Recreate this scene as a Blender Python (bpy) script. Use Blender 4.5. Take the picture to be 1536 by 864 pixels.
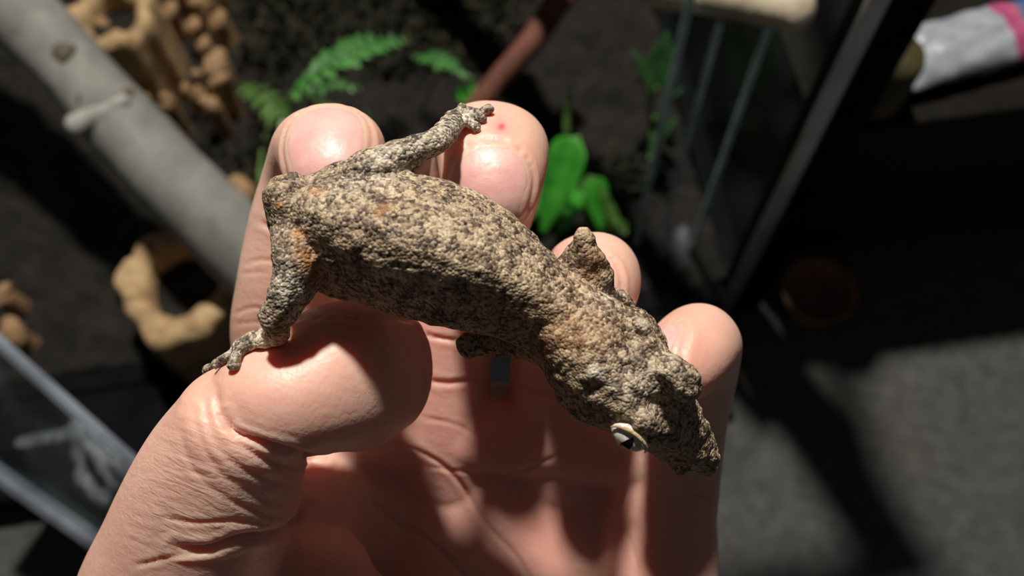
import bpy, bmesh, math, random
import numpy as np
from mathutils import Vector, Matrix
from mathutils.bvhtree import BVHTree

random.seed(7)
rng = np.random.default_rng(7)
for o in list(bpy.data.objects):
    bpy.data.objects.remove(o)
scene = bpy.context.scene
COL = scene.collection

# ------------------------------------------------------------------ camera
F = 1300.0                      # focal length in pixels of the 1536 x 864 frame
D0 = 170.0                      # mm from lens to the reference plane of the hand
H = 0.60                        # lens height above the floor
U = np.array([-0.026, 0.422, 0.906]); U /= np.linalg.norm(U)       # world up seen in the camera frame
Xc = np.array([1.0, 0, 0]) - U * U[0]; Xc /= np.linalg.norm(Xc)
Yc = np.cross(U, Xc)
R = np.array([Xc, Yc, U])       # camera frame -> world
CAM = np.array([0.0, 0.0, H])
cam_d = bpy.data.cameras.new('camera')
cam_d.sensor_width = 36.0
cam_d.lens = F / 1536.0 * 36.0
cam_d.clip_start = 0.01
cam = bpy.data.objects.new('camera', cam_d); COL.objects.link(cam)
m = Matrix([list(R[i]) + [CAM[i]] for i in range(3)] + [[0, 0, 0, 1]])
cam.matrix_world = m
cam_d.dof.use_dof = True
cam_d.dof.focus_distance = 0.139
cam_d.dof.aperture_fstop = cam_d.lens / 2.1
scene.camera = cam

# ------------------------------------------------------------------ world and lamps
w = bpy.data.worlds.new('room_dim'); scene.world = w
w.use_nodes = True
w.node_tree.nodes['Background'].inputs[0].default_value = (1.0, 0.95, 0.92, 1)
w.node_tree.nodes['Background'].inputs[1].default_value = 0.036
scene.view_settings.view_transform = 'Standard'
scene.view_settings.look = 'None'
scene.view_settings.exposure = 0.0
scene.view_settings.gamma = 1.0
scene.view_settings.use_curve_mapping = False

def cam2w(p):                   # camera-frame metres -> world
    return np.asarray(p) @ R.T + CAM

LDIR = np.array([-0.06, 0.83, 0.53]); LDIR /= np.linalg.norm(LDIR)
hand_c = np.array([0.0, 0.0, -0.15])
lamp_pos = cam2w(hand_c + LDIR * 1.15)
ld = bpy.data.lights.new('lamp_over_terrarium_offscreen', 'AREA')
ld.shape = 'DISK'; ld.size = 0.085; ld.energy = 24.0
ld.color = (1.0, 0.93, 0.84)
lo = bpy.data.objects.new('lamp_over_terrarium_offscreen', ld); COL.objects.link(lo)
lo.location = lamp_pos
tgt = cam2w(hand_c)
lo.rotation_euler = Vector(tgt - lamp_pos).to_track_quat('-Z', 'Y').to_euler()

# ------------------------------------------------------------------ helpers
def px2mm(u, v, z):             # pixel + height above the hand plane (mm, towards the lens) -> camera-frame mm
    d = D0 - z
    return np.array([(u - 768.0) / F * d, -(v - 432.0) / F * d, -d])

def mm2px(P):
    return np.stack([768 + F * P[:, 0] / -P[:, 2], 432 - F * P[:, 1] / -P[:, 2]], 1)

def ray(u, v):
    return np.array([(u - 768.0) / F, -(v - 432.0) / F, -1.0]) @ R.T

def ground(u, v, h=0.0):        # world point under a pixel on the horizontal plane z = h
    d = ray(u, v); t = (h - H) / d[2]
    return CAM + d * t

def depth_of(p):
    return float(-((np.asarray(p) - CAM) @ R)[2])

def new_mesh(name, V, Fc, smooth=True):
    me = bpy.data.meshes.new(name)
    me.from_pydata([tuple(map(float, p)) for p in V], [], [tuple(map(int, f)) for f in Fc])
    me.update()
    if smooth and len(me.polygons):
        me.polygons.foreach_set('use_smooth', [True] * len(me.polygons))
    return me

def link(name, me, mat=None, parent=None, loc=None):
    o = bpy.data.objects.new(name, me); COL.objects.link(o)
    if mat and me: 
        me.materials.clear(); me.materials.append(mat)
    if loc is not None: o.location = loc
    if parent is not None: o.parent = parent
    return o

def obj_w(name, V, Fc, mat, origin, parent=None, smooth=True):
    """mesh object from world-space vertices, its origin at `origin`; parent sits at its own world origin with no rotation"""
    V = np.asarray(V, float); origin = np.asarray(origin, float)
    o = link(name, new_mesh(name, V - origin, Fc, smooth), mat, parent)
    po = world_origin(parent) if parent is not None else np.zeros(3)
    o.location = origin - po
    return o

def world_origin(o):
    p = np.zeros(3)
    while o is not None:
        p = p + np.array(o.location); o = o.parent
    return p

def empty(name, loc):
    o = bpy.data.objects.new(name, None); COL.objects.link(o); o.location = loc
    o.empty_display_size = 0.02
    return o

def tag(o, label, cat, group=None, kind=None):
    o['label'] = label; o['category'] = cat
    if group: o['group'] = group
    if kind: o['kind'] = kind
    return o

def catmull(A, k):
    A = np.asarray(A, float); n = len(A); out = []
    for i in range(n - 1):
        p0 = A[max(i - 1, 0)]; p1 = A[i]; p2 = A[i + 1]; p3 = A[min(i + 2, n - 1)]
        if i == 0: p0 = 2 * p1 - p2
        if i == n - 2: p3 = 2 * p2 - p1
        for j in range(k):
            t = j / k
            out.append(0.5 * ((2 * p1) + (-p0 + p2) * t + (2 * p0 - 5 * p1 + 4 * p2 - p3) * t * t + (-p0 + 3 * p1 - 3 * p2 + p3) * t ** 3))
    out.append(A[-1])
    return np.array(out)

def unit(v):
    v = np.asarray(v, float); return v / max(np.linalg.norm(v), 1e-12)

def rings_mesh(C, S, B, a, b, n=28, e=2.0):
    th = np.linspace(0, 2 * np.pi, n, endpoint=False)
    c, s = np.cos(th), np.sin(th)
    e = np.broadcast_to(np.asarray(e, float), (len(C),))
    V = []
    for i in range(len(C)):
        cc = np.sign(c) * np.abs(c) ** (2 / e[i]); ss = np.sign(s) * np.abs(s) ** (2 / e[i])
        V.append(C[i] + np.outer(cc * a[i], S[i]) + np.outer(ss * b[i], B[i]))
    V = np.concatenate(V); Fc = []
    for i in range(len(C) - 1):
        for j in range(n):
            j2 = (j + 1) % n
            Fc.append((i * n + j, i * n + j2, (i + 1) * n + j2, (i + 1) * n + j))
    Fc.append(tuple(range(n))[::-1]); o = (len(C) - 1) * n
    Fc.append(tuple(o + j for j in range(n)))
    return V, Fc

def loft_path(P, a, b, side, caps=(1, 1), n=28, e=2.0, k=1):
    """P (m,3) centres, half width a (along side), half depth b; hemispherical caps"""
    A = np.column_stack([P, a, b, np.broadcast_to(e, (len(P),))])
    if k > 1: A = catmull(A, k)
    C, a, b, e = A[:, :3], A[:, 3], A[:, 4], A[:, 5]
    T = np.gradient(C, axis=0); T = T / np.linalg.norm(T, axis=1)[:, None]
    if caps[0]:
        r = min(a[0], b[0]) * caps[0]; an = np.linspace(np.pi / 2 * 0.93, 0, 6)[:-1]
        C = np.vstack([[C[0] - T[0] * r * math.sin(q) for q in an], C]); T = np.vstack([[T[0]] * len(an), T])
        a = np.r_[[a[0] * math.cos(q) for q in an], a]; b = np.r_[[b[0] * math.cos(q) for q in an], b]; e = np.r_[[e[0]] * len(an), e]
    if caps[1]:
        r = min(a[-1], b[-1]) * caps[1]; an = np.linspace(0, np.pi / 2 * 0.93, 6)[1:]
        a0, b0 = a[-1], b[-1]
        C = np.vstack([C, [C[-1] + T[-1] * r * math.sin(q) for q in an]]); T = np.vstack([T, [T[-1]] * len(an)])
        a = np.r_[a, [a0 * math.cos(q) for q in an]]; b = np.r_[b, [b0 * math.cos(q) for q in an]]; e = np.r_[e, [e[-1]] * len(an)]
    S = []
    for i in range(len(C)):
        sd = np.asarray(side(i / (len(C) - 1)) if callable(side) else side, float)
        S.append(unit(sd - T[i] * (sd @ T[i])))
    S = np.array(S); B = np.cross(T, S)
    V, Fc = rings_mesh(C, S, B, a, b, n, e)
    return V, Fc, (C, T, S, B, a, b)

class Acc:
    def __init__(s): s.V = []; s.F = []; s.n = 0
    def add(s, V, Fc):
        V = np.asarray(V, float)
        s.V.append(V); s.F += [tuple(i + s.n for i in f) for f in Fc]; s.n += len(V); return s
    def get(s): return np.concatenate(s.V), s.F

def ico(c, r, sub=2, scale=(1, 1, 1), rot=None):
    bm = bmesh.new(); bmesh.ops.create_icosphere(bm, subdivisions=sub, radius=1.0)
    V = np.array([v.co[:] for v in bm.verts]) * np.asarray(scale) * r
    Fc = [tuple(v.index for v in f.verts) for f in bm.faces]; bm.free()
    if rot is not None: V = V @ np.asarray(rot)
    return V + np.asarray(c), Fc

def remesh(V, Fc, voxel, smooth_it, subdiv=0):
    o = link('tmp', new_mesh('tmp', V, Fc))
    bm = bmesh.new(); bm.from_mesh(o.data); bmesh.ops.recalc_face_normals(bm, faces=bm.faces); bm.to_mesh(o.data); bm.free()
    md = o.modifiers.new('r', 'REMESH'); md.mode = 'VOXEL'; md.voxel_size = voxel
    sm = o.modifiers.new('s', 'SMOOTH'); sm.factor = 0.5; sm.iterations = smooth_it
    if subdiv:
        sd = o.modifiers.new('d', 'SUBSURF'); sd.levels = subdiv; sd.render_levels = subdiv
    dg = bpy.context.evaluated_depsgraph_get()
    me = bpy.data.meshes.new_from_object(o.evaluated_get(dg))
    bpy.data.objects.remove(o)
    return me

def mesh_np(me):
    n = len(me.vertices); V = np.empty(n * 3); me.vertices.foreach_get('co', V)
    N = np.empty(n * 3); me.vertices.foreach_get('normal', N)
    return V.reshape(-1, 3), N.reshape(-1, 3)

def set_co(me, V):
    me.vertices.foreach_set('co', np.asarray(V, np.float32).ravel()); me.update()

def seg_dist(P, poly):
    """distance of 2-D points to a polyline"""
    d = np.full(len(P), 1e9)
    poly = np.asarray(poly, float)
    for a, b in zip(poly[:-1], poly[1:]):
        ab = b - a; t = np.clip(((P - a) @ ab) / (ab @ ab), 0, 1)
        d = np.minimum(d, np.linalg.norm(P - (a + t[:, None] * ab), axis=1))
    return d

def add_attr(me, name, arr):
    a = me.attributes.new(name, 'FLOAT', 'POINT'); a.data.foreach_set('value', np.asarray(arr, np.float32))

# ------------------------------------------------------------------ material helpers
class MatB:
    def __init__(s, name):
        s.m = bpy.data.materials.new(name); s.m.use_nodes = True
        s.nt = s.m.node_tree; s.N = s.nt.nodes; s.L = s.nt.links
        s.p = s.N['Principled BSDF']; s.tc = s.N.new('ShaderNodeTexCoord')
    def new(s, t, **kw):
        n = s.N.new(t)
        for k, v in kw.items():
            if k in n.inputs: 
                if hasattr(v, 'is_output'): s.L.new(v, n.inputs[k])
                else: n.inputs[k].default_value = v
            else: setattr(n, k, v)
        return n
    def vec(s, scale=(1, 1, 1), rot=(0, 0, 0), out='Object'):
        mp = s.N.new('ShaderNodeMapping'); mp.inputs['Scale'].default_value = scale; mp.inputs['Rotation'].default_value = rot
        s.L.new(s.tc.outputs[out], mp.inputs[0]); return mp.outputs[0]
    def noise(s, scale, detail=4, rough=0.55, vec=None, dist=0):
        n = s.new('ShaderNodeTexNoise', Scale=scale, Detail=detail, Roughness=rough, Distortion=dist)
        s.L.new(vec if vec is not None else s.tc.outputs['Object'], n.inputs['Vector']); return n.outputs['Fac']
    def voro(s, scale, feature='F1', vec=None, out='Distance', rnd=1.0):
        n = s.N.new('ShaderNodeTexVoronoi'); n.feature = feature; n.inputs['Scale'].default_value = scale; n.inputs['Randomness'].default_value = rnd
        s.L.new(vec if vec is not None else s.tc.outputs['Object'], n.inputs['Vector']); return n.outputs[out]
    def ramp(s, fac, stops):
        r = s.N.new('ShaderNodeValToRGB'); s.L.new(fac, r.inputs[0]); el = r.color_ramp.elements
        while len(el) > 1: el.remove(el[-1])
        for i, (p, c) in enumerate(stops):
            e = el[0] if i == 0 else el.new(p)
            e.position = p; e.color = (c, c, c, 1) if isinstance(c, (int, float)) else (*c, 1)
        return r.outputs[0]
    def mix(s, fac, a, b, mode='MIX'):
        n = s.N.new('ShaderNodeMix'); n.data_type = 'RGBA'; n.blend_type = mode
        for sock, v in ((n.inputs[0], fac), (n.inputs[6], a), (n.inputs[7], b)):
            if hasattr(v, 'is_output'): s.L.new(v, sock)
            elif isinstance(v, (int, float)): sock.default_value = v
            else: sock.default_value = (*v, 1)
        return n.outputs[2]
    def math(s, op, a, b=0.0, clamp=False):
        n = s.N.new('ShaderNodeMath'); n.operation = op; n.use_clamp = clamp
        for i, v in enumerate((a, b)):
            if hasattr(v, 'is_output'): s.L.new(v, n.inputs[i])
            else: n.inputs[i].default_value = v
        return n.outputs[0]
    def attr(s, name):
        n = s.N.new('ShaderNodeAttribute'); n.attribute_name = name; return n.outputs['Fac']
    def color(s, v):
        if hasattr(v, 'is_output'): s.L.new(v, s.p.inputs['Base Color'])
        else: s.p.inputs['Base Color'].default_value = (*v, 1)
        return s
    def set(s, **kw):
        for k, v in kw.items():
            k = k.replace('_', ' ').title().replace('Ior', 'IOR') if k != 'ior' else 'IOR'
            if hasattr(v, 'is_output'): s.L.new(v, s.p.inputs[k])
            else: s.p.inputs[k].default_value = v
        return s
    def bump(s, h, dist, strength=1.0, prev=None):
        b = s.N.new('ShaderNodeBump'); b.inputs['Distance'].default_value = dist; b.inputs['Strength'].default_value = strength
        s.L.new(h, b.inputs['Height'])
        if prev is not None: s.L.new(prev, b.inputs['Normal'])
        s.L.new(b.outputs[0], s.p.inputs['Normal']); return b.outputs[0]

def mat_simple(name, c1, c2, scale, rough=0.7, bump=0.0, bscale=None, lo=0.35, hi=0.65):
    M = MatB(name); n = M.noise(scale)
    M.color(M.ramp(n, [(lo, c1), (hi, c2)])); M.set(roughness=rough)
    if bump: M.bump(M.noise(bscale or scale * 2.5, 6), bump)
    return M.m

def mat_glass(name, tint=(0.93, 0.97, 0.95), alpha=0.12, rough=0.06):
    M = MatB(name); nt = M.nt
    gl = M.new('ShaderNodeBsdfGlossy', Roughness=rough); gl.inputs['Color'].default_value = (0.8, 0.9, 1.0, 1)
    tr = M.N.new('ShaderNodeBsdfTransparent'); tr.inputs['Color'].default_value = (*tint, 1)
    fr = M.N.new('ShaderNodeValue'); fr.outputs[0].default_value = 0.07
    mx = M.N.new('ShaderNodeMixShader'); M.L.new(fr.outputs[0], mx.inputs[0]); M.L.new(tr.outputs[0], mx.inputs[1]); M.L.new(gl.outputs[0], mx.inputs[2])
    # thin film of dust and water marks on the pane
    df = M.N.new('ShaderNodeBsdfDiffuse'); df.inputs['Color'].default_value = (0.6, 0.66, 0.68, 1)
    mx2 = M.N.new('ShaderNodeMixShader')
    M.L.new(M.ramp(M.noise(22, 5, 0.6), [(0.45, 0.0), (0.8, alpha * 0.35)]), mx2.inputs[0])
    M.L.new(mx.outputs[0], mx2.inputs[1]); M.L.new(df.outputs[0], mx2.inputs[2])
    M.L.new(mx2.outputs[0], M.N['Material Output'].inputs['Surface'])
    return M.m

# materials ---------------------------------------------------------
def mat_skin():
    M = MatB('skin')
    n1 = M.noise(45, 4, 0.6); n2 = M.noise(240, 5, 0.6); n3 = M.noise(900, 3, 0.6)
    base = M.ramp(n1, [(0.3, (0.66, 0.395, 0.30)), (0.7, (0.75, 0.50, 0.40))])
    base = M.mix(M.math('MULTIPLY', M.attr('pink'), 1.0), base, (0.72, 0.29, 0.25))
    base = M.mix(M.ramp(n2, [(0.45, 0.0), (0.75, 0.35)]), base, (0.60, 0.32, 0.25))
    base = M.mix(M.attr('sore'), base, (0.62, 0.10, 0.12))
    M.color(base)
    M.set(roughness=M.ramp(n2, [(0.3, 0.38), (0.7, 0.52)]), subsurface_weight=0.55, subsurface_scale=0.006)
    M.p.inputs['Subsurface Radius'].default_value = (1.0, 0.24, 0.12)
    M.p.inputs['Specular IOR Level'].default_value = 0.45
    b = M.bump(M.voro(900, 'DISTANCE_TO_EDGE', M.vec((1, 0.6, 1))), 0.00016, 0.35)
    b = M.bump(M.noise(420, 5, 0.65), 0.00035, 0.35, b)
    # fine creases running across the thumb
    r1 = M.vec((1, 1, 1), (0, 0, 0.38)); m2 = M.N.new('ShaderNodeMapping'); m2.inputs['Scale'].default_value = (170, 1000, 500); M.L.new(r1, m2.inputs[0])
    n4 = M.noise(1, 3, 0.55, m2.outputs[0], 0.4)
    b = M.bump(n4, 0.0006, 0.5, b)
    bn = [n for n in M.N if n.bl_idname == 'ShaderNodeBump'][-1]; M.L.new(M.attr('lines'), bn.inputs['Strength'])
    return M.m

def mat_nail():
    M = MatB('nail')
    M.color(M.ramp(M.noise(160), [(0.3, (0.66, 0.34, 0.31)), (0.7, (0.74, 0.45, 0.41))]))
    M.set(roughness=0.42, subsurface_weight=0.3, subsurface_scale=0.002)
    M.p.inputs['Subsurface Radius'].default_value = (1.0, 0.35, 0.25)
    M.bump(M.noise(420, 4), 0.00035, 0.5)
    return M.m

def mat_gecko():
    M = MatB('gecko_skin')
    wv = M.noise(350, 3)
    cell = M.voro(2100, 'F1', None, 'Color'); cb = M.N.new('ShaderNodeSeparateColor'); M.L.new(cell, cb.inputs[0])
    blot = M.noise(330, 6, 0.7, None, 0.6); big = M.noise(70, 3, 0.6)
    v = M.math('ADD', M.math('MULTIPLY', blot, 0.75), M.math('MULTIPLY', cb.outputs[0], 0.25))
    col = M.ramp(v, [(0.34, (0.035, 0.023, 0.016)), (0.43, (0.12, 0.083, 0.055)), (0.51, (0.29, 0.212, 0.14)), (0.63, (0.49, 0.38, 0.25)), (0.8, (0.66, 0.55, 0.38))])
    grey = M.ramp(v, [(0.36, (0.05, 0.045, 0.038)), (0.48, (0.28, 0.24, 0.19)), (0.62, (0.62, 0.56, 0.45)), (0.8, (0.82, 0.78, 0.68))])
    col = M.mix(M.attr('grey'), col, grey)
    warm = M.mix(0.75, col, (0.42, 0.16, 0.035))
    col = M.mix(M.attr('orange'), col, warm)
    col = M.mix(M.ramp(big, [(0.5, 0.0), (0.75, 0.4)]), col, M.mix(0.7, col, (0.14, 0.095, 0.065)))
    col = M.mix(M.attr('pale'), col, (0.75, 0.70, 0.60))
    M.color(col); M.set(roughness=0.62)
    M.p.inputs['Specular IOR Level'].default_value = 0.35
    b = M.bump(M.math('SUBTRACT', 1.0, M.voro(2100, 'F1')), 0.00028, 0.8)
    M.bump(M.noise(520, 4, 0.6), 0.0006, 0.5, b)
    return M.m

MAT_SKIN, MAT_NAIL, MAT_GECKO = mat_skin(), mat_nail(), mat_gecko()
MAT_BLACK = mat_simple('black_plastic', (0.003, 0.003, 0.004), (0.006, 0.006, 0.008), 60, 0.7, 0.0002, 400)
MAT_BLACK.node_tree.nodes['Principled BSDF'].inputs['Specular IOR Level'].default_value = 0.04
MAT_HIGHLIGHT = mat_simple('post_highlight', (0.42, 0.44, 0.48), (0.62, 0.64, 0.68), 25, 0.38)  # pale metallic colour that paints in the reflection on the post's edge
MAT_HIGHLIGHT.node_tree.nodes['Principled BSDF'].inputs['Metallic'].default_value = 0.9
MAT_GLASS = mat_glass('terrarium_glass')
MAT_GEDGE = mat_simple('ground_glass_edge', (0.30, 0.45, 0.48), (0.6, 0.8, 0.84), 40, 0.3)
MAT_GEDGE.node_tree.nodes['Principled BSDF'].inputs['Metallic'].default_value = 0.3
MAT_SOIL = mat_simple('dark_soil', (0.003, 0.0026, 0.002), (0.014, 0.011, 0.008), 55, 0.95, 0.004, 160)
MAT_DEDGE = mat_simple('door_edge', (0.10, 0.12, 0.15), (0.24, 0.27, 0.32), 25, 0.4)
# ------------------------------------------------------------------ the hand (camera-frame mm, then world metres)
def secs_path(secs):
    P = np.array([px2mm(s[0], s[1], s[2]) for s in secs])
    a = np.array([s[3] * (D0 - s[2]) / F for s in secs]); b = np.array([s[4] for s in secs])
    return P, a, b

HAND = Acc(); AX = []
def limb(secs, side, caps=(1, 1), e=2.15, k=7, n=32):
    P, a, b = secs_path(secs)
    V, Fc, fr = loft_path(P, a, b, side, caps, n, e, k)
    HAND.add(V, Fc); AX.append(fr); return fr

# palm, wrist and forearm
limb([(530, 1640, -24, 205, 24), (560, 1480, -22, 200, 21), (610, 1250, -22, 215, 18), (655, 1110, -22, 270, 16), (700, 1000, -23, 330, 14.5),
      (732, 880, -24, 343, 13), (745, 760, -24, 331, 12), (752, 670, -23, 318, 10.5), (758, 612, -21, 300, 8.5)], (1, 0, 0), (0.3, 0.6), 2.6, 5, 48)
# heel of the palm below the little finger, and the pad under the fingers
limb([(930, 1150, -20, 110, 14), (962, 1000, -17, 108, 13.5), (980, 880, -16, 95, 12.5), (985, 780, -16, 88, 11), (990, 700, -15, 76, 9)], (1, 0, 0))
limb([(520, 668, -15, 55, 8.5), (640, 650, -16, 62, 9), (770, 652, -16, 62, 9), (900, 668, -15, 60, 9), (1000, 700, -14, 50, 8)], (0, 1, 0))
# ball of the thumb
limb([(490, 1190, -12, 135, 16), (470, 1060, -3, 175, 18), (455, 960, 3, 165, 17.5), (440, 890, 4, 125, 14)], (1, 0, 0))
# web of skin between thumb and palm
limb([(330, 770, 8, 95, 12), (420, 770, -2, 100, 11), (500, 770, -12, 110, 10), (580, 770, -20, 110, 9)], (0, 1, 0))
# thumb: base and first segment
limb([(360, 1230, -16, 130, 15), (285, 1080, -4, 150, 16), (262, 940, 7, 152, 16), (296, 812, 15, 134, 15), (335, 706, 22, 120, 13.5), (366, 632, 27, 98, 11.5)],
     lambda t: (0.80, -0.58, 0.0), (0.6, 0.75), 2.2)
# thumb: end segment, lying across
fr_thumb = limb([(392, 600, 26, 86, 11), (440, 594, 26, 90, 12), (496, 572, 23, 110, 12.5), (545, 560, 18, 110, 11.5), (580, 555, 14, 95, 9.5)],
     (0.1, 1, 0.12), (0.8, 0.75), 2.2)
# fingers
fr_index = limb([(500, 720, -20, 80, 9), (474, 620, -15, 80, 9.5), (438, 520, -9, 88, 9.5), (440, 430, -4, 83, 9.4), (450, 345, -1, 76, 9.2), (474, 275, 3, 79, 9), (492, 232, 10, 84, 8.8),
      (498, 236, 17, 81, 8.2), (498, 266, 21.5, 74, 7.0), (497, 288, 22, 60, 5.6)], (1, 0.05, 0), (0.4, 0.8))
fr_middle = limb([(664, 720, -20, 80, 9), (662, 640, -16, 78, 9.5), (666, 545, -13, 71, 9.4), (690, 440, -10, 72, 9.2), (716, 355, -7, 72, 9.2), (727, 285, -2, 84, 9.2), (736, 229, 5, 85, 9),
      (739, 230, 13, 85, 8.7), (738, 258, 19.5, 81, 8.0), (735, 296, 22.5, 73, 7.0), (733, 318, 22, 60, 5.6)], (1, -0.12, 0), (0.4, 0.8))
fr_ring = limb([(846, 720, -20, 78, 9), (838, 640, -16, 74, 9), (834, 548, -13, 69, 9), (850, 480, -9, 70, 9), (876, 430, -4, 72, 8.8), (888, 418, 6, 73, 8.8), (884, 440, 14, 70, 8), (872, 470, 17, 60, 6.5)],
      (1, 0.2, 0), (0.4, 0.8))
fr_pinky = limb([(1003, 790, -17, 70, 8), (1010, 700, -13, 72, 8.2), (1022, 625, -9, 70, 8), (1038, 560, -4, 70, 8), (1043, 523, 5, 70, 8), (1032, 533, 14, 68, 7.6), (1014, 556, 19, 58, 6.6), (1003, 572, 20, 46, 5.4)],
      (0.75, 0.6, 0.1), (0.4, 0.8))
V, Fc = HAND.get()
hand_me = remesh(V, Fc, 0.5, 22)
V, N = mesh_np(hand_me)

# creases and folds: polylines in the picture, width px, depth mm, only on the skin they are seen on
bvh = BVHTree.FromPolygons([tuple(p) for p in V], [tuple(p.vertices) for p in hand_me.polygons])
def seen(idx):
    ok = np.zeros(len(idx), bool)
    for j, i in enumerate(idx):
        p = Vector(V[i]); d = p.normalized(); h = bvh.ray_cast(Vector((0, 0, 0)), d)
        ok[j] = h[0] is not None and (h[0] - p).length < 1.2
    return ok
creases = [
    ([(338, 622), (352, 646), (392, 663), (440, 678), (486, 692)], 7, 1.2),
    ([(324, 585), (330, 620), (350, 655), (392, 686), (440, 704), (474, 712)], 7, 0.45),
    ([(306, 590), (314, 640), (342, 688), (400, 720), (455, 733)], 7, 0.26),
    ([(292, 615), (302, 662), (332, 712), (390, 745), (440, 760)], 7, 0.2),
    ([(270, 640), (282, 690), (320, 735), (380, 765), (425, 778)], 7, 0.16),
    ([(262, 822), (310, 824), (360, 808), (400, 803), (432, 792), (462, 760)], 9, 1.1),
    ([(240, 775), (290, 784), (350, 782), (410, 788)], 5, 0.25),
    ([(200, 850), (260, 835), (330, 828)], 5, 0.25),
    ([(585, 662), (644, 685), (686, 719), (728, 785), (770, 830), (800, 880)], 5, 0.5),
    ([(552, 748), (600, 785), (644, 811), (700, 866), (730, 920)], 6, 0.6),
    ([(644, 700), (690, 707), (762, 716), (800, 735)], 4, 0.22),
    ([(760, 716), (810, 695), (860, 672), (900, 640)], 5, 0.35),
    ([(636, 626), (686, 638), (722, 658)], 4, 0.22),
    ([(625, 560), (660, 574), (725, 570)], 6, 0.5),
    ([(770, 578), (830, 590), (900, 585)], 6, 0.5),
    ([(622, 496), (650, 505), (690, 512)], 5, 0.5),
    ([(960, 662), (1010, 668), (1085, 652)], 5, 0.35),
    ([(1030, 735), (1055, 747), (1085, 756)], 7, 0.6),
    ([(352, 470), (385, 462), (440, 480)], 4, 0.2), ([(350, 486), (400, 484), (450, 500)], 4, 0.15),
    ([(366, 395), (400, 390), (440, 402)], 4, 0.2), ([(362, 410), (400, 408)], 4, 0.15), ([(385, 330), (412, 345), (425, 352)], 6, 0.3),
    ([(900, 760), (940, 800), (960, 864)], 4, 0.15), ([(640, 760), (690, 830)], 4, 0.15),
]
rs = np.random.default_rng(3)
for i in range(26):                                  # fine skin lines over the thumb's first segment
    s = i / 25; cx, cy = 330 + 30 * s - 40 * (1 - s), 840 - 210 * s
    L = 90 + 30 * rs.random(); an = 0.28 + 0.25 * rs.standard_normal() * 0.5
    dx, dy = math.cos(an) * L, math.sin(an) * L
    creases.append(([(cx - dx, cy - dy), (cx, cy + 4), (cx + dx * 0.8, cy + dy)], 5.0, 0.045))
for i in range(16):
    s = i / 15; cx, cy = 250 + 60 * s, 840 - 210 * s; 
    creases.append(([(cx - 40, cy + 40), (cx + 10, cy), (cx + 70, cy - 70)], 5.0, 0.035))
def apply_creases(V, N, cr):
    pxy = mm2px(V); view = -V / np.linalg.norm(V, axis=1)[:, None]; front = (N * view).sum(1) > 0.05
    disp = np.zeros(len(V))
    for poly, wd, dp in cr:
        pl = catmull(np.array(poly, float), 6)
        lo_, hi_ = pl.min(0) - 4 * wd, pl.max(0) + 4 * wd
        idx = np.where(front & (pxy > lo_).all(1) & (pxy < hi_).all(1))[0]
        if not len(idx): continue
        d = seg_dist(pxy[idx], pl); k = d < 3 * wd; idx, d = idx[k], d[k]
        ends = np.minimum(np.linalg.norm(pxy[idx] - pl[0], axis=1), np.linalg.norm(pxy[idx] - pl[-1], axis=1))
        g = dp * (np.exp(-(d / (wd * 0.55)) ** 2) - 0.2 * np.exp(-((d - 1.6 * wd) / (wd * 0.8)) ** 2)) * np.clip(ends / (2.5 * wd), 0, 1)
        ok = seen(idx); disp[idx[ok]] -= g[ok]
    return V + N * disp[:, None]
V = apply_creases(V, N, creases)

# fingernails: shells laid over the skin of the end segments
def nail_patch(fr, s0, s1, ang0, half, tip=0.35):
    C, T, S, B, a, b = fr; n = len(C)
    gs, gt = 22, 21; P = []; inside = []
    for i in range(gs):
        s = i / (gs - 1); f = (s0 + (s1 - s0) * s) * (n - 1); i0 = int(min(f, n - 2)); fr_ = f - i0
        c = C[i0] * (1 - fr_) + C[i0 + 1] * fr_; S_ = unit(S[i0] * (1 - fr_) + S[i0 + 1] * fr_); B_ = unit(B[i0] * (1 - fr_) + B[i0 + 1] * fr_)
        aa = a[i0] * (1 - fr_) + a[i0 + 1] * fr_; bb = b[i0] * (1 - fr_) + b[i0 + 1] * fr_
        ww = half * min(1.0, math.sqrt(max(0.03, 1 - max(0, (0.42 - s) / 0.42) ** 2.2))) * min(1.0, math.sqrt(max(0.1, 1 - (max(0, s - 0.72) / 0.28 * 0.85) ** 2)))
        for j in range(gt):
            th = ang0 + ww * (2 * j / (gt - 1) - 1)
            P.append(c + S_ * aa * math.cos(th) + B_ * bb * math.sin(th))
    return np.array(P), gs, gt
bvh = BVHTree.FromPolygons([tuple(p) for p in V], [tuple(p.vertices) for p in hand_me.polygons])
nails = []; NPX = []
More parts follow.
